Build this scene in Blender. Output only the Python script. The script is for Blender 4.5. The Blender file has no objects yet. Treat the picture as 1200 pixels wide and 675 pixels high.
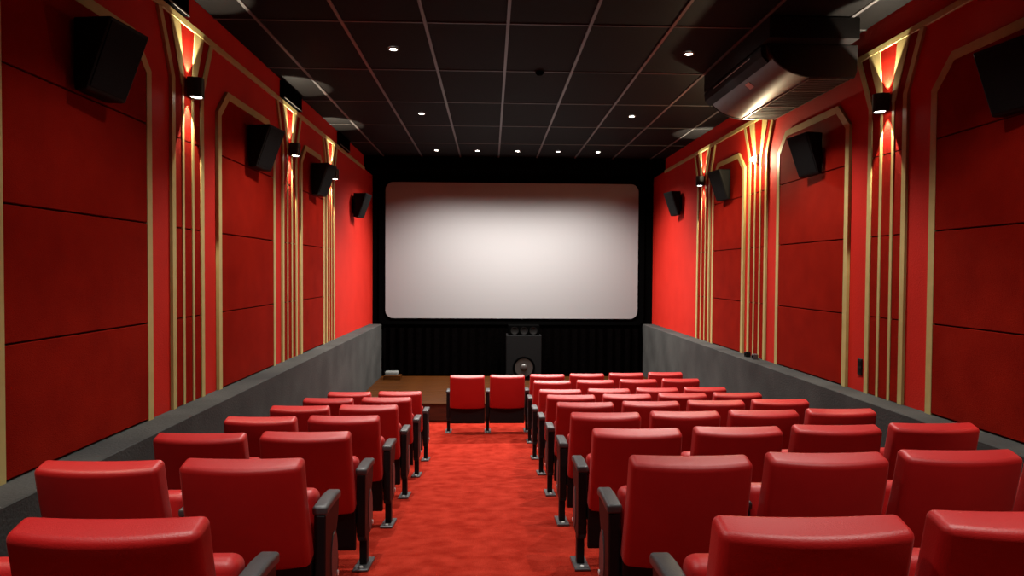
import bpy, bmesh, math
from mathutils import Vector, Matrix
C = bpy.context.scene
COL = C.collection
D = bpy.data
PI = math.pi

# ------------------------------------------------------------------ camera
EYE = 2.36                       # eye height above the flat floor in front of the stage
cam = D.objects.new('camera', D.cameras.new('camera')); COL.objects.link(cam)
cam.data.sensor_width = 36; cam.data.lens = 24.0
cam.data.clip_start = 0.05; cam.data.clip_end = 60
yc = Vector((-25.0, 19.5, -800.0)).normalized()
xc = Vector((1.0, -0.006, 0.0)); xc = (xc - yc * xc.dot(yc)).normalized()
zc = xc.cross(yc)
R = Matrix(((xc.x, xc.y, xc.z), (yc.x, yc.y, yc.z), (zc.x, zc.y, zc.z)))   # camera axes -> world
cam.matrix_world = Matrix.Translation((0, 0, EYE)) @ R.to_4x4()
C.camera = cam
C.cycles.use_denoising = True
C.cycles.max_bounces = 8; C.cycles.diffuse_bounces = 2
C.cycles.sample_clamp_indirect = 6.0

# ------------------------------------------------------------------ world and exposure
w = D.worlds.new('world'); C.world = w; w.use_nodes = True
w.node_tree.nodes['Background'].inputs[0].default_value = (0.02, 0.02, 0.022, 1)
w.node_tree.nodes['Background'].inputs[1].default_value = 0.3
vs = C.view_settings
vs.view_transform = 'Standard'; vs.look = 'None'; vs.gamma = 1.0; vs.exposure = 0.0
vs.use_curve_mapping = False

# room dimensions
XL, XR = -2.40, 3.33            # red walls
DL, DR = -2.15, 3.10            # inner faces of the grey dado
ZC, ZR, ZD = 4.52, 4.29, 1.305  # ceiling, gold rail, dado top
YB, YF = -2.5, 13.95

# light levels (W)
E_DOWN, E_DOWN_CORE, E_FRONT, E_FRONT_CORE, E_SCONCE, E_BULB = 340.0, 190.0, 430.0, 110.0, 130.0, 75.0
WARM = (1.0, 0.95, 0.88)

# ------------------------------------------------------------------ materials
def mat(name, col, rough=0.6, metal=0.0, spec=0.5, col2=None, scale=20.0, bump=0.0, bscale=None,
        sheen=0.0, stretch=(1, 1, 1), coat=0.0, emit=None, estr=0.0, detail=4.0):
    m = D.materials.new(name); m.use_nodes = True
    nt = m.node_tree; b = nt.nodes['Principled BSDF']
    b.inputs['Base Color'].default_value = (*col, 1)
    b.inputs['Roughness'].default_value = rough
    b.inputs['Metallic'].default_value = metal
    b.inputs['Specular IOR Level'].default_value = spec
    b.inputs['Sheen Weight'].default_value = sheen; b.inputs['Sheen Roughness'].default_value = 0.4
    b.inputs['Sheen Tint'].default_value = (1.0, 0.55, 0.5, 1)
    b.inputs['Coat Weight'].default_value = coat
    if emit:
        b.inputs['Emission Color'].default_value = (*emit, 1)
        b.inputs['Emission Strength'].default_value = estr
    if col2 or bump:
        tc = nt.nodes.new('ShaderNodeTexCoord')
        mp = nt.nodes.new('ShaderNodeMapping'); mp.inputs['Scale'].default_value = stretch
        nt.links.new(tc.outputs['Object'], mp.inputs['Vector'])
    if col2:
        n = nt.nodes.new('ShaderNodeTexNoise'); n.inputs['Scale'].default_value = scale
        n.inputs['Detail'].default_value = detail
        nt.links.new(mp.outputs[0], n.inputs['Vector'])
        r = nt.nodes.new('ShaderNodeValToRGB')
        r.color_ramp.elements[0].position = 0.32; r.color_ramp.elements[0].color = (*col, 1)
        r.color_ramp.elements[1].position = 0.68; r.color_ramp.elements[1].color = (*col2, 1)
        nt.links.new(n.outputs['Fac'], r.inputs[0]); nt.links.new(r.outputs[0], b.inputs['Base Color'])
    if bump:
        n2 = nt.nodes.new('ShaderNodeTexNoise'); n2.inputs['Scale'].default_value = bscale or scale
        n2.inputs['Detail'].default_value = 3
        nt.links.new(mp.outputs[0], n2.inputs['Vector'])
        bp = nt.nodes.new('ShaderNodeBump'); bp.inputs['Strength'].default_value = bump
        bp.inputs['Distance'].default_value = 0.01
        nt.links.new(n2.outputs['Fac'], bp.inputs['Height']); nt.links.new(bp.outputs[0], b.inputs['Normal'])
    return m

M = dict(
    red_paint=mat('red_wall_paint', (0.39, 0.012, 0.006), 0.7, spec=0.12, col2=(0.43, 0.015, 0.008), scale=3, bump=0.25, bscale=90),
    red_fabric=mat('red_acoustic_fabric', (0.165, 0.0050, 0.0018), 0.95, spec=0.03, col2=(0.205, 0.0072, 0.0026), scale=4, bump=0.4, bscale=220),
    joint=mat('dark_joint', (0.03, 0.004, 0.003), 0.95, spec=0.05),
    gold=mat('gold_moulding_paint', (0.36, 0.285, 0.105), 0.5, spec=0.3, col2=(0.40, 0.32, 0.125), scale=12),
    dado=mat('grey_wall_coating', (0.029, 0.029, 0.028), 0.85, spec=0.15, col2=(0.048, 0.048, 0.046), scale=2.2, bump=0.35, bscale=60),
    black=mat('matt_black', (0.0012, 0.0012, 0.0012), 0.95, spec=0.0),
    black_cloth=mat('black_curtain_cloth', (0.0006, 0.0005, 0.0005), 0.95, spec=0.0, col2=(0.0014, 0.001, 0.001), scale=30),
    tile=mat('charcoal_ceiling_tile', (0.004, 0.0035, 0.0032), 0.65, spec=0.06, col2=(0.005, 0.0044, 0.0042), scale=40, bump=0.2, bscale=150),
    grid=mat('grey_ceiling_grid_metal', (0.10, 0.095, 0.093), 0.4, metal=0.3),
    carpet=mat('red_carpet', (0.22, 0.012, 0.006), 0.98, spec=0.02, col2=(0.33, 0.026, 0.014), scale=7, bump=0.8, bscale=180, detail=8),
    vinyl=mat('red_vinyl_upholstery', (0.34, 0.0045, 0.0045), 0.46, spec=0.45, col2=(0.37, 0.007, 0.007), scale=5, bump=0.12, bscale=260, sheen=0.06),
    seat_black=mat('black_seat_plastic', (0.004, 0.004, 0.0045), 0.5, spec=0.2),
    armpad=mat('dark_grey_armrest_pad', (0.034, 0.034, 0.036), 0.42, spec=0.5, col2=(0.040, 0.040, 0.042), scale=30, bump=0.1, bscale=200),
    iron=mat('grey_iron_foot', (0.10, 0.10, 0.105), 0.45, metal=0.6),
    cap=mat('pale_bolt_cap', (0.7, 0.7, 0.68), 0.3, metal=0.3),
    screen=mat('screen_cloth', (0.215, 0.211, 0.216), 0.9, spec=0.1),
    wood=mat('stained_stage_wood', (0.022, 0.006, 0.0008), 0.45, spec=0.10, col2=(0.060, 0.018, 0.0025), scale=5, stretch=(0.6, 8, 8), bump=0.08, bscale=30),
    wood_dark=mat('dark_stage_riser_wood', (0.035, 0.007, 0.003), 0.5, spec=0.2, col2=(0.06, 0.012, 0.005), scale=5, stretch=(0.6, 6, 6)),
    speaker=mat('charcoal_speaker_cabinet', (0.003, 0.003, 0.003), 0.6, spec=0.12),
    grille=mat('dark_speaker_grille', (0.004, 0.004, 0.004), 0.75, spec=0.08, bump=0.5, bscale=300),
    sub=mat('grey_subwoofer_cabinet', (0.0065, 0.0065, 0.0068), 0.7, spec=0.05),
    cone=mat('grey_speaker_cone', (0.03, 0.028, 0.026), 0.35, spec=0.5),
    ac=mat('beige_air_conditioner_panel', (0.09, 0.075, 0.048), 0.36, spec=0.5),
    ac_dark=mat('dark_air_conditioner_housing', (0.005, 0.004, 0.004), 0.6, spec=0.15),
    filt=mat('grey_filter_mesh', (0.07, 0.08, 0.065), 0.6),
    lamp_black=mat('black_lamp_metal', (0.012, 0.012, 0.013), 0.35, spec=0.5),
    glow=mat('lamp_glow', (1, 1, 1), 0.5, emit=(1.0, 0.92, 0.82), estr=25.0),
    glow_warm=mat('warm_bulb_glow', (1, 1, 1), 0.5, emit=(1.0, 0.80, 0.48), estr=40.0),
    pale_grey=mat('pale_grey_plastic', (0.12, 0.125, 0.12), 0.6),
    white=mat('white_plastic', (0.6, 0.58, 0.55), 0.5),
)

# ------------------------------------------------------------------ mesh helpers
class MB:
    def __init__(s): s.v = []; s.f = []
    def add(s, vs, fs):
        n = len(s.v); s.v += [tuple(p) for p in vs]; s.f += [tuple(i + n for i in f) for f in fs]; return s
    def box(s, a, b):
        (x0, y0, z0), (x1, y1, z1) = a, b
        return s.add([(x0,y0,z0),(x1,y0,z0),(x1,y1,z0),(x0,y1,z0),(x0,y0,z1),(x1,y0,z1),(x1,y1,z1),(x0,y1,z1)],
                     [(0,3,2,1),(4,5,6,7),(0,1,5,4),(1,2,6,5),(2,3,7,6),(3,0,4,7)])
    def prism(s, poly, ax, a, b):
        """poly in the two other axes (cyclic order kept), extruded along axis ax from a to b"""
        def P(p, t):
            return (t, p[0], p[1]) if ax == 'x' else (p[0], t, p[1]) if ax == 'y' else (p[0], p[1], t)
        n = len(poly)
        vs_ = [P(p, a) for p in poly] + [P(p, b) for p in poly]
        return s.add(vs_, [tuple(range(n)), tuple(range(2*n-1, n-1, -1))] + [(i, i+n, (i+1) % n + n, (i+1) % n) for i in range(n)])
    def cyl(s, c, r, h, ax='z', n=16, r2=None):
        r2 = r if r2 is None else r2
        ring = lambda rr, t: [(math.cos(2*PI*k/n)*rr, math.sin(2*PI*k/n)*rr, t) for k in range(n)]
        def T(p):
            x, y, z = p
            if ax == 'x': x, y, z = z, x, y
            elif ax == 'y': x, y, z = x, z, y
            return (x + c[0], y + c[1], z + c[2])
        vs_ = [T(p) for p in ring(r, 0) + ring(r2, h)]
        return s.add(vs_, [tuple(range(n)), tuple(range(2*n-1, n-1, -1))] + [(i, (i+1) % n, (i+1) % n + n, i+n) for i in range(n)])
    def lathe(s, prof, c, ax='z', n=24):
        """prof: (radius, height) list, open surface"""
        vs_ = []
        for r, t in prof:
            for k in range(n):
                x, y, z = math.cos(2*PI*k/n)*r, math.sin(2*PI*k/n)*r, t
                if ax == 'y': x, y, z = x, z, y
                elif ax == 'x': x, y, z = z, x, y
                vs_.append((x+c[0], y+c[1], z+c[2]))
        fs = [(j*n+i, j*n+(i+1) % n, (j+1)*n+(i+1) % n, (j+1)*n+i) for j in range(len(prof)-1) for i in range(n)]
        return s.add(vs_, fs)
    def mesh(s, name, m, smooth=False, bevel=0.0, seg=2):
        bm = bmesh.new()
        vv = [bm.verts.new(p) for p in s.v]
        for f in s.f:
            try: bm.faces.new([vv[i] for i in f])
            except ValueError: pass
        bmesh.ops.remove_doubles(bm, verts=bm.verts, dist=1e-6)
        bmesh.ops.recalc_face_normals(bm, faces=bm.faces)
        if bevel:
            ed = [e for e in bm.edges if len(e.link_faces) == 2 and e.calc_face_angle(0) > 0.5]
            bmesh.ops.bevel(bm, geom=ed, offset=bevel, segments=seg, affect='EDGES', profile=0.5, clamp_overlap=True)
        me = D.meshes.new(name); bm.to_mesh(me); bm.free(); me.materials.append(m)
        if smooth:
            me.polygons.foreach_set('use_smooth', [True]*len(me.polygons))
            try: me.set_sharp_from_angle(angle=math.radians(38))
            except Exception: pass
        return me

def link(name, me, parent=None, loc=(0, 0, 0)):
    o = D.objects.new(name, me); COL.objects.link(o); o.location = loc
    if parent: o.parent = parent
    return o
def obj(name, mb, m, parent=None, loc=(0, 0, 0), **k): return link(name, mb.mesh(name, m, **k), parent, loc)
def struct(o): o['kind'] = 'structure'; return o
def tag(o, label, cat, group=None):
    o['label'] = label; o['category'] = cat
    if group: o['group'] = group
    return o
def thing(name, label, cat, loc=(0, 0, 0), group=None):
    return tag(link(name, None, None, loc), label, cat, group)

def coords(h, r, n):
    """sample positions across [-h, h], dense in the rounded margin r"""
    a = [-h, -h+r*0.18, -h+r*0.45, -h+r*0.75, -h+r]
    mid = [(-h+r) + (2*h-2*r)*k/n for k in range(1, n)]
    return a + mid + [-q for q in reversed(a)]
def pad(hx, hy, hz, r, nx=4, ny=1, nz=4, fn=None):
    """rounded upholstery block, centred on the origin; fn bends it"""
    mb = MB(); cx, cy, cz = coords(hx, r, nx), coords(hy, min(r, hy*0.98), ny), coords(hz, r, nz)
    ry = min(r, hy*0.98)
    def proj(p):
        q = Vector((max(-hx+r, min(hx-r, p[0])), max(-hy+ry, min(hy-ry, p[1])), max(-hz+r, min(hz-r, p[2]))))
        d = Vector(((p[0]-q.x)/r, (p[1]-q.y)/ry, (p[2]-q.z)/r))
        if d.length > 0: d.normalize()
        p = Vector((q.x+d.x*r, q.y+d.y*ry, q.z+d.z*r))
        return fn(p) if fn else p
    def face(A, B, mk):
        na, nb = len(A), len(B)
        mb.add([proj(mk(a, b)) for a in A for b in B],
               [(i*nb+j, (i+1)*nb+j, (i+1)*nb+j+1, i*nb+j+1) for i in range(na-1) for j in range(nb-1)])
    for s in (-1, 1):
        face(cy, cz, lambda a, b: (s*hx, a, b)); face(cx, cz, lambda a, b: (a, s*hy, b)); face(cx, cy, lambda a, b: (a, b, s*hz))
    return mb

# ------------------------------------------------------------------ floor profile
FP = [(-2.6, 1.409), (8.2, 0.104), (9.24, 0.040), (10.05, 0.002), (14.1, 0.0)]
def floor_z(x, y):
    for (a, za), (b, zb) in zip(FP, FP[1:]):
        if y <= b: break
    z = za + (zb-za)*(y-a)/(b-a)
    return z + 0.013*(x-0.8)

fl = MB(); xs = [XL, -1, 0.4, 1.9, XR]
vs_ = [(x, y, floor_z(x, y)) for y, _ in FP for x in xs]
n = len(xs)
fl.add(vs_, [(j*n+i, j*n+i+1, (j+1)*n+i+1, (j+1)*n+i) for j in range(len(FP)-1) for i in range(n-1)])
struct(obj('floor', fl, M['carpet']))

# ------------------------------------------------------------------ walls with panels and mouldings
def band(pts, wd):
    """closed polygon of a mitred strip of width wd along the polyline pts (y,z)"""
    L, Rr = [], []
    P = [Vector(p) for p in pts]
    for i, p in enumerate(P):
        d1 = (P[i]-P[i-1]).normalized() if i else None
        d2 = (P[i+1]-P[i]).normalized() if i < len(P)-1 else None
        d1 = d1 or d2; d2 = d2 or d1
        n1, n2 = Vector((-d1.y, d1.x)), Vector((-d2.y, d2.x))
        m = (n1+n2).normalized(); k = wd/2/max(0.3, m.dot(n1))
        L.append(p+m*k); Rr.append(p-m*k)
    return L, Rr
def strip_mesh(mb, pts, wd, xa, xb):
    L, Rr = band(pts, wd)
    for i in range(len(pts)-1):
        mb.prism([L[i], L[i+1], Rr[i+1], Rr[i]], 'x', xa, xb)
    return mb

ZBR = [ZD, 1.985, 2.68, 3.365, 3.925]
def build_wall(side, X, bays, pils):
    s = 1 if side == 'left' else -1           # inward direction along x
    wall = struct(obj('wall_'+side, MB().box((min(X, X-s*0.15), YB, -0.2), (max(X, X-s*0.15), YF+0.15, ZC+0.05)), M['red_paint']))
    def pr(poly, a, b): return MB().prism(poly, 'x', X+s*a, X+s*b)
    for y0, y1 in bays:
        ch = 0.20
        obj('panel_backing', pr([(y0, ZD), (y1, ZD), (y1, 3.725), (y1-ch, 3.925), (y0+ch, 3.925), (y0, 3.725)], 0, 0.004), M['joint'], wall)
        for a, b in zip(ZBR, ZBR[1:]):
            g = 0.005
            if b > 3.9: poly = [(y0, a+g), (y1, a+g), (y1, 3.725), (y1-ch, b), (y0+ch, b), (y0, 3.725)]
            else: poly = [(y0, a+(g if a > ZD else 0.012)), (y1, a+(g if a > ZD else 0.012)), (y1, b-g), (y0, b-g)]
            obj('wall_panel', pr(poly, 0.004, 0.024), M['red_fabric'], wall, bevel=0.003, seg=1)
        mb = MB(); strip_mesh(mb, [(y0, ZD), (y0, 3.725), (y0+ch, 3.925), (y1-ch, 3.925), (y1, 3.725), (y1, ZD)], 0.068, X, X+s*0.028)
        obj('gold_frame_moulding', mb, M['gold'], wall)
    for y0, y1 in pils:
        c = (y0+y1)/2; h = (y1-y0)/2; zb, zt, fx = 3.80, 4.26, 0.20
        obj('panel_backing', pr([(y0, ZD), (y1, ZD), (y1, zb), (y1+fx, zt), (y0-fx, zt), (y0, zb)], 0, 0.003), M['joint'], wall)
        zz = [ZD, 1.985, 2.68, 3.365, zt]
        for a, b in zip(zz, zz[1:]):
            g = 0.005
            poly = [(y0, a+g), (y1, a+g), (y1, b-g), (y0, b-g)] if b < 4 else [(y0, a+g), (y1, a+g), (y1, zb), (y1+fx, zt), (y0-fx, zt), (y0, zb)]
            obj('wall_panel', pr(poly, 0.003, 0.012), M['red_fabric'], wall)
        for sg in (-1, 1):
            mb = MB(); strip_mesh(mb, [(c+sg*h, ZD), (c+sg*h, zb), (c+sg*(h+fx), zt)], 0.056, X, X+s*0.022)
            obj('gold_strip', mb, M['gold'], wall)
            q = h*0.335
            mb = MB(); strip_mesh(mb, [(c+sg*q, ZD), (c+sg*q, zb-0.02)], 0.034, X, X+s*0.018)
            obj('gold_strip', mb, M['gold'], wall)
            lo, hi, z1 = c+sg*(q-0.022), c+sg*(q+0.028), zb-0.02
            mb = pr([(lo, z1), (hi, z1), (c+sg*(q+0.215), zt), (c+sg*(q+0.045), zt)], 0, 0.02)
            obj('gold_wedge', mb, M['gold'], wall)
    obj('gold_rail', MB().box((min(X, X+s*0.022), YB, ZR-0.035), (max(X, X+s*0.022), 13.0, ZR+0.02)), M['gold'], wall, bevel=0.004, seg=1)
    return wall

BAY_L = [(0.55, 2.05), (3.37, 4.84), (6.08, 7.59), (8.67, 9.82)]
PIL_L = [(2.44, 2.98), (5.22, 5.73), (7.93, 8.47), (10.02, 10.48)]
BAY_R = [(0.65, 2.2), (3.52, 5.03), (6.27, 7.79), (8.88, 10.10)]
PIL_R = [(2.60, 3.14), (5.40, 5.90), (8.16, 8.68), (10.29, 10.87)]
wl = build_wall('left', XL, BAY_L, PIL_L)
wr = build_wall('right', XR, BAY_R, PIL_R)
struct(obj('wall_back', MB().box((XL-0.15, YB-0.15, -0.2), (XR+0.15, YB, ZC+0.05)), M['red_fabric']))
struct(obj('wall_front', MB().box((XL-0.15, YF, -0.2), (XR+0.15, YF+0.15, ZC+0.05)), M['black']))
struct(obj('trim_1', MB().box((XL, YB, -0.1), (DL, 13.55, ZD)), M['dado'], bevel=0.006, seg=1))
struct(obj('trim_2', MB().box((DR, YB, -0.1), (XR, 13.80, ZD)), M['dado'], bevel=0.006, seg=1))
struct(obj('trim_3', MB().box((XL, 13.0, ZR), (XR, YF, ZC)), M['black']))

# ------------------------------------------------------------------ ceiling: tiles and grid
ceil = struct(obj('ceiling', MB().box((XL-0.15, YB-0.15, ZC+0.03), (XR+0.15, YF+0.15, ZC+0.15)), M['black']))
GX = [XL, -2.03, -1.307, -0.583, 0.141, 0.865, 1.589, 2.313, 3.037, XR]
GY = [YB, -1.0, 0.40, 1.81, 3.22, 4.62, 6.02, 7.43, 8.83, 10.23, 11.63, 13.0]
tile_cache = {}
for i in range(len(GX)-1):
    for j in range(len(GY)-1):
        wx, wy = GX[i+1]-GX[i], GY[j+1]-GY[j]
        key = (round(wx, 3), round(wy, 2))
        if key not in tile_cache:
            tile_cache[key] = MB().box((-wx/2+0.004, -wy/2+0.004, 0.006), (wx/2-0.004, wy/2-0.004, 0.026)).mesh('ceiling_tile', M['tile'], bevel=0.003, seg=1)
        link('ceiling_tile', tile_cache[key], ceil, ((GX[i]+GX[i+1])/2, (GY[j]+GY[j+1])/2, ZC))
lr = MB().box((-0.014, YB, 0), (0.014, 13.0, 0.012)).mesh('grid_runner', M['grid'])
for x in GX[1:-1]: link('grid_runner', lr, ceil, (x, 0, ZC-0.003))
cr = MB().box((XL, -0.008, 0), (XR, 0.008, 0.012)).mesh('cross_runner', M['grid'])
for y in GY[1:-1]: link('cross_runner', cr, ceil, (0, y, ZC-0.001))

# ------------------------------------------------------------------ lamps
def spot(name, loc, rot, e, ang, blend, col, parent, rad=0.03):
    l = D.lights.new(name, 'SPOT'); l.energy = e; l.spot_size = math.radians(ang); l.spot_blend = blend
    l.color = col; l.shadow_soft_size = rad
    o = D.objects.new(name, l); COL.objects.link(o); o.location = loc; o.rotation_euler = rot; o.parent = parent
    return o
ring = MB().lathe([(0.036, 0.0), (0.036, -0.006), (0.052, -0.006), (0.056, 0.0), (0.056, 0.004)], (0, 0, 0)).mesh('trim_ring', M['grid'], smooth=True)
lens = MB().cyl((0, 0, -0.003), 0.036, 0.003).mesh('lens', M['glow'])
def downlight(x, y, e, ecore, ang, label, group, bl=0.5):
    t = thing('ceiling_downlight', label, 'downlight', (x, y, ZC), group)
    link('trim_ring', ring, t); link('lens', lens, t)
    spot('lamp', (0, 0, -0.02), (0, 0, 0), e, ang, bl, WARM, t)
    spot('lamp_core', (0, 0, -0.02), (0, 0, 0), ecore, 78, 1.0, WARM, t)
FX = [-0.98, -0.25, 0.47, 1.20, 1.92]
fl_lab = ['leftmost of the five downlights in the row before the screen', 'second from left of the five downlights in the row before the screen',
          'middle one of the five downlights in the row before the screen', 'second from right of the five downlights in the row before the screen',
          'rightmost of the five downlights in the row before the screen']
for x, lb in zip(FX, fl_lab): downlight(x, 12.30, E_FRONT, E_FRONT_CORE, 140, lb, 'row of downlights before the screen', 0.75)
for k, y in enumerate((9.46, 6.74)):
    for x, sd in ((-0.96, 'left'), (1.945, 'right')):
        downlight(x, y, E_DOWN, E_DOWN_CORE, 118, 'round downlight on the %s of the %s pair of lights in the ceiling' % (sd, 'farther' if k == 0 else 'nearer'), 'downlights over the seats')
for y, q in ((4.0, 'over the third row'), (1.3, 'over the nearest row')):
    for x, sd in ((-0.96, 'left'), (1.945, 'right')):
        downlight(x, y, E_DOWN*0.3, E_DOWN_CORE*1.6, 112, 'round ceiling downlight %s, %s side, above the picture edge' % (q, sd), 'downlights behind the view')

def d_shade(s):
    """D-shaped open tube: flat side on the wall, s = inward direction"""
    mb = MB(); H = 0.15; n = 12
    out = [(s*0.105*math.sin(PI*k/n)**0.6, -0.062*math.cos(PI*k/n)) for k in range(n+1)]
    inn = [(s*0.095*math.sin(PI*k/n)**0.6, -0.054*math.cos(PI*k/n)) for k in range(n+1)]
    v = [(x, y, z) for z in (0, H) for x, y in out] + [(x, y, z) for z in (0, H) for x, y in inn]
    m = n+1; f = []
    for i in range(n):
        f += [(i, i+1, m+i+1, m+i), (2*m+i+1, 2*m+i, 3*m+i, 3*m+i+1), (i+1, i, 2*m+i, 2*m+i+1), (m+i, m+i+1, 3*m+i+1, 3*m+i)]
    return mb.add(v, f)
ord_ = ['second nearest', 'third nearest', 'farthest']
def sconce(X, y, s, label):
    t = thing('wall_sconce', label, 'wall lamp', (X+s*0.035, y, 3.71), 'up and down wall sconces')
    obj('lamp_shade', d_shade(s), M['lamp_black'], t, smooth=True)
    obj('mounting_plate', MB().box((min(0, s*0.008), -0.055, 0.005), (max(0, s*0.008), 0.055, 0.145)), M['lamp_black'], t)
    obj('lamp_core', MB().box((min(s*0.01, s*0.075), -0.045, 0.045), (max(s*0.01, s*0.075), 0.045, 0.105)), M['white'], t)
    for zz in (0.138, 0.006):
        obj('light_emitter', MB().cyl((s*0.048, 0, zz), 0.040, 0.005), M['glow'], t)
    spot('up_lamp', (s*0.015, 0, 0.149), (PI, 0, 0), E_SCONCE, 72, 0.25, (1.0, 0.86, 0.66), t, 0.008)
    spot('down_lamp', (s*0.015, 0, 0.001), (0, 0, 0), E_SCONCE, 56, 0.25, (1.0, 0.86, 0.66), t, 0.008)
for (y0, y1), q in zip(PIL_L, ['nearest', 'large near', 'middle', 'small far']):
    sconce(XL, (y0+y1)/2, 1, {'nearest': 'black wall sconce on the left wall, outside the picture',
        'large near': 'black up-and-down sconce nearest to the view on the left wall',
        'middle': 'black up-and-down sconce in the middle of the left wall between two speakers',
        'small far': 'black up-and-down sconce farthest along the left wall, half behind a speaker'}[q])
for i, lb in ((0, 'black wall sconce on the right wall, outside the picture'), (1, 'black up-and-down sconce nearest to the view on the right wall'),
              (3, 'black up-and-down sconce farthest along the right wall, touching a speaker in view')):
    sconce(XR, sum(PIL_R[i])/2, -1, lb)
# bare bulb on the pilaster whose shade is missing
yb = sum(PIL_R[2])/2
t = thing('bare_bulb', 'bright bare lamp without shade on the right wall below the air conditioner', 'wall lamp', (XR-0.03, yb, 3.77))
obj('lamp_holder', MB().box((-0.03, -0.04, -0.05), (0.0, 0.04, 0.05)), M['white'], t, bevel=0.004)
bb = MB().lathe([(0.0, -0.055)] + [(0.028*math.sin(PI*k/8), -0.028*math.cos(PI*k/8)-0.027) for k in range(1, 8)] + [(0.0, 0.001)], (-0.055, 0, 0.027), n=12)
obj('bulb', bb, M['glow_warm'], t, smooth=True)
l = D.lights.new('bulb_light', 'POINT'); l.energy = E_BULB; l.color = (1.0, 0.80, 0.50); l.shadow_soft_size = 0.03
o = D.objects.new('bulb_light', l); COL.objects.link(o); o.location = (-0.115, 0, 0.0); o.parent = t

# ------------------------------------------------------------------ black boxes high on the left wall
vb = ['nearest', 'middle', 'farthest']
for (a, b), q in zip([(4.90, 5.42), (7.87, 8.60), (10.75, 11.50)], vb):
    t = thing('wall_vent', 'black rectangular vent box between gold rail and ceiling on left wall, %s of three' % q, 'vent', (XL, (a+b)/2, ZR+0.03), 'black vent boxes above the left gold rail')
    h = (b-a)/2
    obj('housing', MB().box((0, -h, 0), (0.05, h, ZC-ZR-0.036)), M['black'], t)
    obj('edge_highlight', MB().box((0.05, -h, 0), (0.056, h, 0.012)), M['grid'], t)  # lighter grey strip painting in the highlight along the lower edge

# ------------------------------------------------------------------ wall speakers
def wall_speaker(X, y, s, ztop, p, label):
    """p: protrusions top-near, top-far, bottom-near, bottom-far"""
    t = thing('wall_speaker', label, 'speaker', (X, y, ztop-0.42), 'surround speakers on the side walls')
    H, W = 0.41, 0.36
    bk = 0.045
    A = [(s*bk, -W/2+0.03, 0), (s*bk, W/2-0.02, 0), (s*p[3], W/2, 0), (s*p[2], -W/2, 0)]
    B = [(s*bk, -W/2+0.03, H), (s*bk, W/2-0.02, H), (s*p[1], W/2, H), (s*p[0], -W/2, H)]
    obj('cabinet', MB().add(A+B, [(0,3,2,1),(4,5,6,7),(0,1,5,4),(1,2,6,5),(2,3,7,6),(3,0,4,7)]), M['speaker'], t, bevel=0.012, seg=2)
    a, b, c, d = [Vector(q) for q in (A[3], A[2], B[2], B[3])]   # front face
    nrm = (b-a).cross(d-a).normalized()
    if nrm.x*s < 0: nrm = -nrm
    m = (a+b+c+d)/4
    q = [m+(v-m)*0.9 for v in (a, b, c, d)]
    obj('front_grille', MB().add([v-nrm*0.002 for v in q]+[v+nrm*0.006 for v in q], [(0,3,2,1),(4,5,6,7),(0,1,5,4),(1,2,6,5),(2,3,7,6),(3,0,4,7)]), M['grille'], t, bevel=0.002, seg=1)
    br = MB().box((min(0, s*0.012), -0.07, 0.08), (max(0, s*0.012), 0.07, 0.32)).box((min(0, s*(bk+0.01)), -0.03, 0.13), (max(0, s*(bk+0.01)), 0.03, 0.27))
    obj('wall_bracket', br, M['speaker'], t)
PL = (0.27, 0.31, 0.13, 0.16); PR = (0.22, 0.27, 0.09, 0.13)
for y, zt, lb in ((4.10, 3.79, 'black wall speaker nearest to the view on left wall, large silhouette at upper left'),
                  (6.87, 3.78, 'black wall speaker second nearest on left wall, beside the nearest left sconce'),
                  (9.22, 3.78, 'black wall speaker third along left wall, covering part of the far sconce'),
                  (11.95, 3.70, 'black wall speaker farthest along left wall, alone on bright red wall beside screen')):
    wall_speaker(XL, y, 1, zt, PL, lb)
for y, zt, lb in ((4.12, 3.78, 'black wall speaker cut off by the right picture edge high on right wall'),
                  (6.86, 3.77, 'black wall speaker on right wall under the air conditioner, over a gold framed panel'),
                  (9.45, 3.79, 'dark grey wall speaker between the far sconce and the bare lamp on right wall'),
                  (11.92, 3.78, 'black wall speaker farthest along right wall, alone on bright red wall beside screen')):
    wall_speaker(XR, y, -1, zt, PR, lb)

# ------------------------------------------------------------------ air conditioner
t = thing('air_conditioner', 'large ceiling-hung air conditioner with beige curved front and dark grille at upper right', 'air conditioner', (2.74, 0, 4.06))
Y0, Y1 = 5.86, 7.52
def rel(x, z): return (x-2.74, z-4.06)
curve = [(2.38, 4.31), (2.405, 4.25), (2.45, 4.19), (2.52, 4.135), (2.60, 4.095), (2.68, 4.07), (2.74, 4.06)]
prof = [rel(*p) for p in curve] + [rel(3.14, 4.06), rel(3.16, 4.12), rel(3.16, 4.33), rel(2.38, 4.33)]
obj('lower_casing', MB().prism(prof, 'y', Y0+0.03, Y1-0.03), M['ac'], t, smooth=True)
prof2 = [(x*1.0+(0.0), z) for x, z in prof]
for a, b in ((Y0, Y0+0.03), (Y1-0.03, Y1)):
    ep = [((x-0.02)*1.02+0.02, (z-0.1)*1.05+0.1) for x, z in prof2]
    obj('end_cap', MB().prism(ep, 'y', a, b), M['ac_dark'], t, bevel=0.006, seg=1)
obj('upper_dark_box', MB().box((2.33-2.74, Y0-0.15, 0.28), (3.10-2.74, Y1-0.05, ZC-4.06-0.004)), M['ac_dark'], t)  # plain dark box from the casing up to the ceiling
fl_ = MB().prism([rel(2.335, 4.30), rel(2.345, 4.24), rel(2.40, 4.185), rel(2.415, 4.20), rel(2.37, 4.25), rel(2.365, 4.33), rel(2.34, 4.33)], 'y', Y0+0.05, Y1-0.04)
obj('air_flap', fl_, M['ac_dark'], t)
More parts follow.
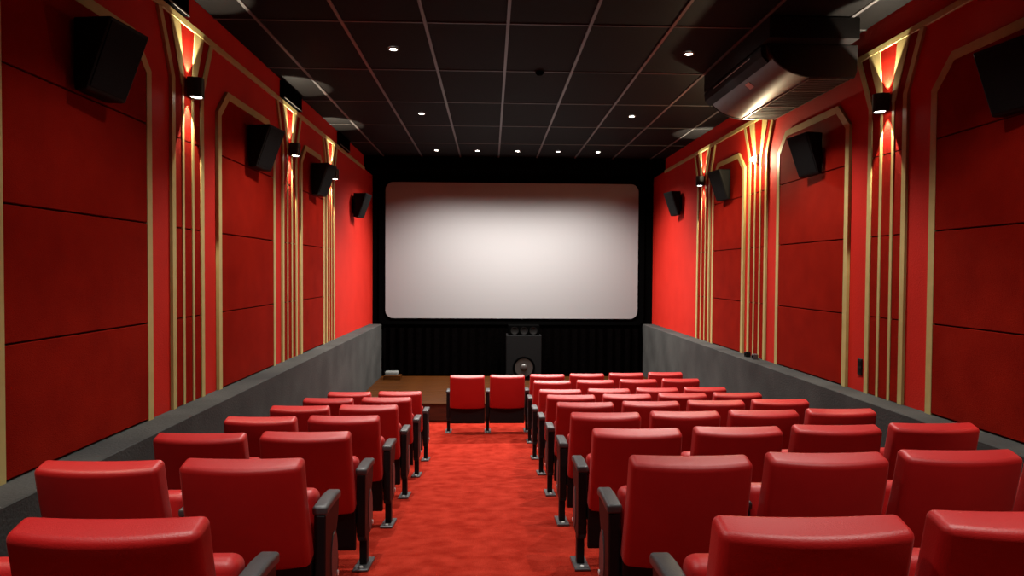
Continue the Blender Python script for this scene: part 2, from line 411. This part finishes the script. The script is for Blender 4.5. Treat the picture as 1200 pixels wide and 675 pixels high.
obj('flap_highlight', MB().box((2.333-2.74, Y0+0.3, 0.236), (2.345-2.74, Y1-0.35, 0.242)), M['cap'], t)  # highlight along the flap lip, made as a pale strip
ys = [5.90, 6.30, 6.91, 7.48]
for a, b in zip(ys, ys[1:]):
    fr = MB()
    x0, x1 = 2.76-2.74, 3.12-2.74
    for bx in (((x0, a, -0.012), (x0+0.012, b, 0.0)), ((x1-0.012, a, -0.012), (x1, b, 0.0)), ((x0, a, -0.012), (x1, a+0.012, 0.0)), ((x0, b-0.012, -0.012), (x1, b, 0.0))): fr.box(*bx)
    g = obj('intake_grille', fr, M['ac'], t)
    obj('filter_mesh', MB().box((x0+0.012, a+0.012, -0.006), (x1-0.012, b-0.012, -0.001)), M['filt'], g)
    k = int((b-a)/0.05); rb = MB()
    for i in range(1, k):
        yy = a+(b-a)*i/k; rb.box((x0+0.012, yy-0.003, -0.010), (x1-0.012, yy+0.003, -0.006))
    o = obj('grille_ribs', rb, M['ac_dark'], g)
# small label on the curved casing
p0, p1 = Vector(rel(2.45, 4.19)), Vector(rel(2.52, 4.135)); dn = (p1-p0).normalized(); nn = Vector((dn.y, -dn.x))
if nn.y > 0: nn = -nn
a, b = p0+dn*0.01+nn*0.001, p1-dn*0.01+nn*0.001
obj('paper_label', MB().prism([a, b, b+nn*0.002, a+nn*0.002], 'y', 6.50, 6.60), M['white'], t)
t = thing('ceiling_sensor', 'tiny dark round sensor on a ceiling grid line above the screen', 'sensor', (0.52, 7.43, ZC-0.003))
obj('sensor_body', MB().lathe([(0.0, -0.03), (0.03, -0.028), (0.045, -0.012), (0.05, 0.0)], (0, 0, 0), n=16), M['black'], t, smooth=True)

# ------------------------------------------------------------------ screen, curtain, stage
def rounded(cx, cz, hw, hh, r, n=8):
    P = []
    for sx, sz, a0 in ((1, -1, -90), (1, 1, 0), (-1, 1, 90), (-1, -1, 180)):
        for k in range(n+1):
            a = math.radians(a0+90*k/n); P.append((cx+sx*(hw-r)+r*math.cos(a), cz+sz*(hh-r)+r*math.sin(a)))
    return P
SX, SZ = 0.44, 2.775
t = thing('cinema_screen', 'large white projection screen with rounded corners and black border on the end wall', 'screen', (SX, 13.86, 1.39))
obj('black_masking', MB().prism(rounded(0, SZ-1.39, 2.70, 1.50, 0.12), 'y', 0.03, 0.085), M['black'], t)
obj('screen_surface', MB().prism(rounded(0, SZ-1.39, 2.565, 1.372, 0.155), 'y', 0.0, 0.028), M['screen'], t)

cu = MB(); n = 160; zt_, zb_ = 1.22, 0.285
x0, x1 = DL+0.02, DR-0.02
pts = [(x0+(x1-x0)*k/n, 13.70+0.028*math.sin(k*1.15)+0.01*math.sin(k*0.37)) for k in range(n+1)]
v = [(x, y, z) for x, y in pts for z in (zb_, zt_)] + [(x, y+0.012, z) for x, y in pts for z in (zb_, zt_)]
m = 2*(n+1); f = []
for k in range(n): f += [(2*k, 2*k+2, 2*k+3, 2*k+1), (m+2*k, m+2*k+1, m+2*k+3, m+2*k+2), (2*k+1, 2*k+3, m+2*k+3, m+2*k+1), (2*k, m+2*k, m+2*k+2, 2*k+2)]
f += [(0, 1, m+1, m), (2*n, m+2*n, m+2*n+1, 2*n+1)]
o = tag(obj('stage_curtain', cu.add(v, f), M['black_cloth'], smooth=True), 'black pleated curtain hanging below the screen behind the stage', 'curtain')

t = thing('stage', 'low stained brown wooden stage platform in front of the screen', 'stage', (0.47, 10.76, 0.0))
sx0, sx1 = DL-0.47+0.004, DR-0.47-0.004
obj('platform_base', MB().box((sx0, 0.02, -0.01), (sx1, 2.80, 0.25)), M['wood_dark'], t)
obj('front_riser', MB().box((sx0, 0.0, 0.0), (sx1, 0.02, 0.252)), M['wood_dark'], t)
nb = 12
pm = MB().box((sx0, 0, 0), (sx1, 2.78/nb-0.004, 0.024)).mesh('plank', M['wood'], bevel=0.002, seg=1)
for k in range(nb): link('plank', pm, t, (0, -0.015+k*2.815/nb, 0.251))

t = thing('subwoofer', 'tall dark grey front loudspeaker with one round woofer standing on the stage', 'speaker', (0.645, 13.02, 0.276))
obj('cabinet', MB().box((-0.335, 0.0, 0.0), (0.335, 0.5, 0.86)), M['sub'], t, bevel=0.008)
obj('woofer_surround', MB().lathe([(0.215, 0.0), (0.213, -0.012), (0.195, -0.016), (0.178, -0.006), (0.172, 0.0)], (0, 0, 0.245), ax='y'), M['black'], t, smooth=True)
cn = obj('woofer_cone', MB().lathe([(0.175, -0.006), (0.12, -0.004), (0.07, -0.0025)], (0, 0, 0.245), ax='y'), M['cone'], t, smooth=True)
obj('dust_cap', MB().lathe([(0.07, -0.002), (0.06, -0.018), (0.035, -0.030), (0.0, -0.034)], (0, 0, 0.245), ax='y'), M['cone'], t, smooth=True)
hb = thing('horn_box', 'low black speaker box with three round openings on top of the grey subwoofer', 'speaker', (0.645, 13.04, 1.137))
obj('cabinet', MB().box((-0.30, 0, 0), (0.30, 0.35, 0.19)), M['black'], hb, bevel=0.006)
for x in (-0.18, 0.0, 0.18): obj('driver', MB().lathe([(0.075, 0.0), (0.075, -0.008), (0.066, -0.008), (0.055, -0.002), (0.0, -0.001)], (x, 0, 0.09), ax='y', n=16), M['speaker'], hb, smooth=True)

t = thing('floor_box', 'small pale grey box on a wooden block at the left end of the stage', 'box', (-1.87, 13.15, 0.276))
obj('wood_block', MB().box((-0.16, -0.12, 0), (0.16, 0.12, 0.08)), M['wood'], t, bevel=0.004)
obj('grey_casing', MB().box((-0.15, -0.05, 0.08), (0.10, 0.12, 0.15)), M['pale_grey'], t, bevel=0.02)

# small things on the right wall and ledge
t = thing('wall_socket', 'black double wall socket low on the right wall beside a gold strip', 'socket', (XR, 6.02, 1.45))
obj('cover_plate', MB().box((-0.012, -0.035, 0), (0, 0.035, 0.145)), M['seat_black'], t, bevel=0.003, seg=1)
for z in (0.018, 0.08): obj('outlet', MB().box((-0.016, -0.022, z), (-0.012, 0.022, z+0.045)), M['speaker'], t)
for y, lb, mm in ((8.22, 'dark grey plug adapter on right ledge, nearer of the two', 'iron'), (8.46, 'black plug adapter on right ledge, farther of the two', 'seat_black')):
    t = thing('plug_adapter', lb, 'adapter', (XR-0.10, y, ZD), 'adapters on the right ledge')
    obj('body', MB().box((-0.03, -0.035, 0), (0.03, 0.035, 0.065)), M[mm], t, bevel=0.006)
    obj('outlet', MB().cyl((-0.034, 0, 0.035), 0.016, 0.004, ax='x', n=12), M['black'], t)

# ------------------------------------------------------------------ cinema seats
TILT = math.radians(16)
def bend_back(p):
    x, y, z = p
    z2 = z
    y = y - (0.030 if y < 0 else 0.012)*(1-(x/0.25)**2) + 0.010*(z/0.225)**2
    c, s_ = math.cos(TILT), math.sin(TILT)
    y, z = y*c - z*s_, y*s_ + z*c
    return Vector((x*(1+0.05*(0.2-z2)), y+0.020, z+0.624))
BACK = pad(0.25, 0.047, 0.250, 0.024, nx=8, nz=5, fn=bend_back).mesh('backrest', M['vinyl'], smooth=True)
def bend_seat(p):
    x, y, z = p
    a = math.radians(-6); c, s_ = math.cos(a), math.sin(a)
    y, z = y*c - z*s_, y*s_ + z*c
    return Vector((x, y+0.235, z+0.455))
CUSH = pad(0.243, 0.055, 0.205, 0.040, nx=5, nz=4, fn=bend_seat).mesh('seat_cushion', M['vinyl'], smooth=True)
def shell_mb():
    mb = MB(); n = 8
    prof = [(0.065, 0.41), (0.080, 0.36), (0.085, 0.28), (0.085, 0.17), (0.095, 0.145), (0.125, 0.145), (0.13, 0.30), (0.12, 0.41)]
    return mb.prism(prof, 'x', -0.252, 0.252)
SHELL = shell_mb().mesh('back_shell', M['seat_black'], bevel=0.004, seg=1)
PAN = MB().prism([(0.300, 0.62), (0.327, 0.56), (0.333, 0.33), (0.305, 0.25), (0.28, 0.25), (0.275, 0.62)], 'x', -0.235, 0.235).mesh('seat_pan', M['seat_black'], bevel=0.006, seg=1)
def arm_fn(p):
    x, y, z = p
    return Vector((x, y+0.262, z+0.600-0.012*max(0, (y-0.05)/0.1)))
ARM = pad(0.034, 0.145, 0.021, 0.014, nx=1, ny=3, nz=1, fn=arm_fn).mesh('armrest', M['armpad'], smooth=True)
SIDE = MB().prism([(0.122, 0.582), (0.395, 0.582), (0.385, 0.50), (0.335, 0.43), (0.335, 0.37), (0.380, 0.31), (0.382, 0.24), (0.345, 0.185),
                   (0.16, 0.175), (0.12, 0.22), (0.115, 0.32)], 'x', -0.026, 0.026).mesh('side_panel', M['seat_black'], bevel=0.006, seg=1)
LIT_FACE = MB().prism([(0.285+0.065*math.cos(PI*k/10), 0.325+0.125*math.sin(PI*k/10)) for k in range(20)], 'x', -0.030, 0.030).mesh('lit_side_face', M['armpad'], bevel=0.003, seg=1)  # paler grey oval stands in for the lit outer face of the side panel
CAP = MB().cyl((-0.033, 0.345, 0.225), 0.013, 0.066, ax='x', n=10).mesh('bolt_cap', M['cap'])
def leg_meshes(sl):
    z0 = -sl*0.0
    leg = MB().box((-0.022, 0.19, 0.0), (0.022, 0.255, 0.20)).mesh('leg', M['seat_black'], bevel=0.003, seg=1)
    h = 0.13
    ft = MB().add([(-0.045, 0.22-h, sl*h), (0.045, 0.22-h, sl*h), (0.045, 0.22+h, -sl*h), (-0.045, 0.22+h, -sl*h),
                   (-0.045, 0.22-h, sl*h+0.014), (0.045, 0.22-h, sl*h+0.014), (0.045, 0.22+h, -sl*h+0.014), (-0.045, 0.22+h, -sl*h+0.014)],
                  [(0,3,2,1),(4,5,6,7),(0,1,5,4),(1,2,6,5),(2,3,7,6),(3,0,4,7)]).mesh('foot_plate', M['iron'], bevel=0.003, seg=1)
    bl = MB()
    for dy in (-0.095, 0.095): bl.cyl((0, 0.22+dy, -sl*dy+0.012), 0.012, 0.010, n=8)
    return leg, ft, bl.mesh('foot_bolts', M['cap'])
LEGS = {k: leg_meshes(s_) for k, s_ in (('slope', 0.121), ('mid', 0.055), ('flat', 0.0))}
HALF = 0.289
def seat(x, yb, row, sides, label, group):
    fy = yb+0.22
    t = thing('cinema_chair', label, 'chair', (x, yb, floor_z(x, fy)), group)
    link('backrest', BACK, t); link('seat_cushion', CUSH, t); link('back_shell', SHELL, t); link('seat_pan', PAN, t)
    k = 'slope' if row <= 7 else 'mid' if row == 8 else 'flat'
    leg, ft, bl = LEGS[k]
    for sd in sides:
        dx = sd*HALF+(0.008 if x > -0.5 else -0.010); dz = 0.013*dx
        link('armrest', ARM, t, (dx, 0, 0))
        p = link('side_panel', SIDE, t, (dx, 0, 0)); link('lit_side_face', LIT_FACE, p); link('bolt_cap', CAP, p)
        link('leg', leg, t, (dx, 0, dz)); f_ = link('foot_plate', ft, t, (dx, 0, dz+0.002)); link('foot_bolts', bl, f_)
    return t
ROWY = {1: 1.74, 2: 2.80, 3: 3.82, 4: 4.86, 5: 5.90, 6: 6.94, 7: 8.00, 8: 9.04, 9: 9.85}
ORD = {1: 'nearest', 2: 'second nearest', 3: 'third nearest', 4: 'fourth nearest', 5: 'fifth nearest', 6: 'sixth nearest', 7: 'seventh nearest', 8: 'second from the stage', 9: 'front'}
RC = [0.825, 1.403, 1.981, 2.559]; LC = [-1.005, -1.59]
RP = ['on the aisle', 'second from the aisle', 'third from the aisle', 'against the right wall']
LDX = {1: 0.0, 2: -0.025, 3: -0.03, 4: -0.03, 5: -0.035, 6: -0.04, 7: -0.045}
LDY = {1: 0.12, 2: 0.10, 3: 0.07, 4: 0.03, 5: 0.0, 6: 0.0, 7: 0.0}
def ycorr(x): return 0.03*(x-0.8) if x > 0 else 0.0
for r in range(1, 9):
    for k, x in enumerate(RC):
        if r == 1 and k > 2: continue
        lab = 'red tip-up seat %s, %s row, right block' % (RP[k], ORD[r])
        seat(x, ROWY[r]+ycorr(x), r, (-1, 1) if k == 3 else (-1,), lab, 'red seats of the right block')
for r in range(1, 8):
    for k, x in enumerate(LC):
        rn = ORD[r] if r < 7 else 'farthest'
        lab = 'red tip-up seat %s, %s row, left block' % ('on the aisle' if k == 0 else 'against the left wall', rn)
        seat(x+LDX[r], ROWY[r]+LDY[r], r, (-1, 1) if k == 1 else (1,), lab, 'red seats of the left block')
FC = [(-0.330, 'leftmost, standing in the aisle line'), (0.248, 'second from left, in the aisle line'), (0.826, 'third from left'), (1.404, 'fourth from left'), (1.982, 'second from right'), (2.56, 'rightmost')]
for k, (x, q) in enumerate(FC):
    seat(x, 9.85+ycorr(x), 9, (-1, 1) if k == 5 else (-1,), 'red tip-up seat in the front row of six, %s' % q, 'red seats of the front row')
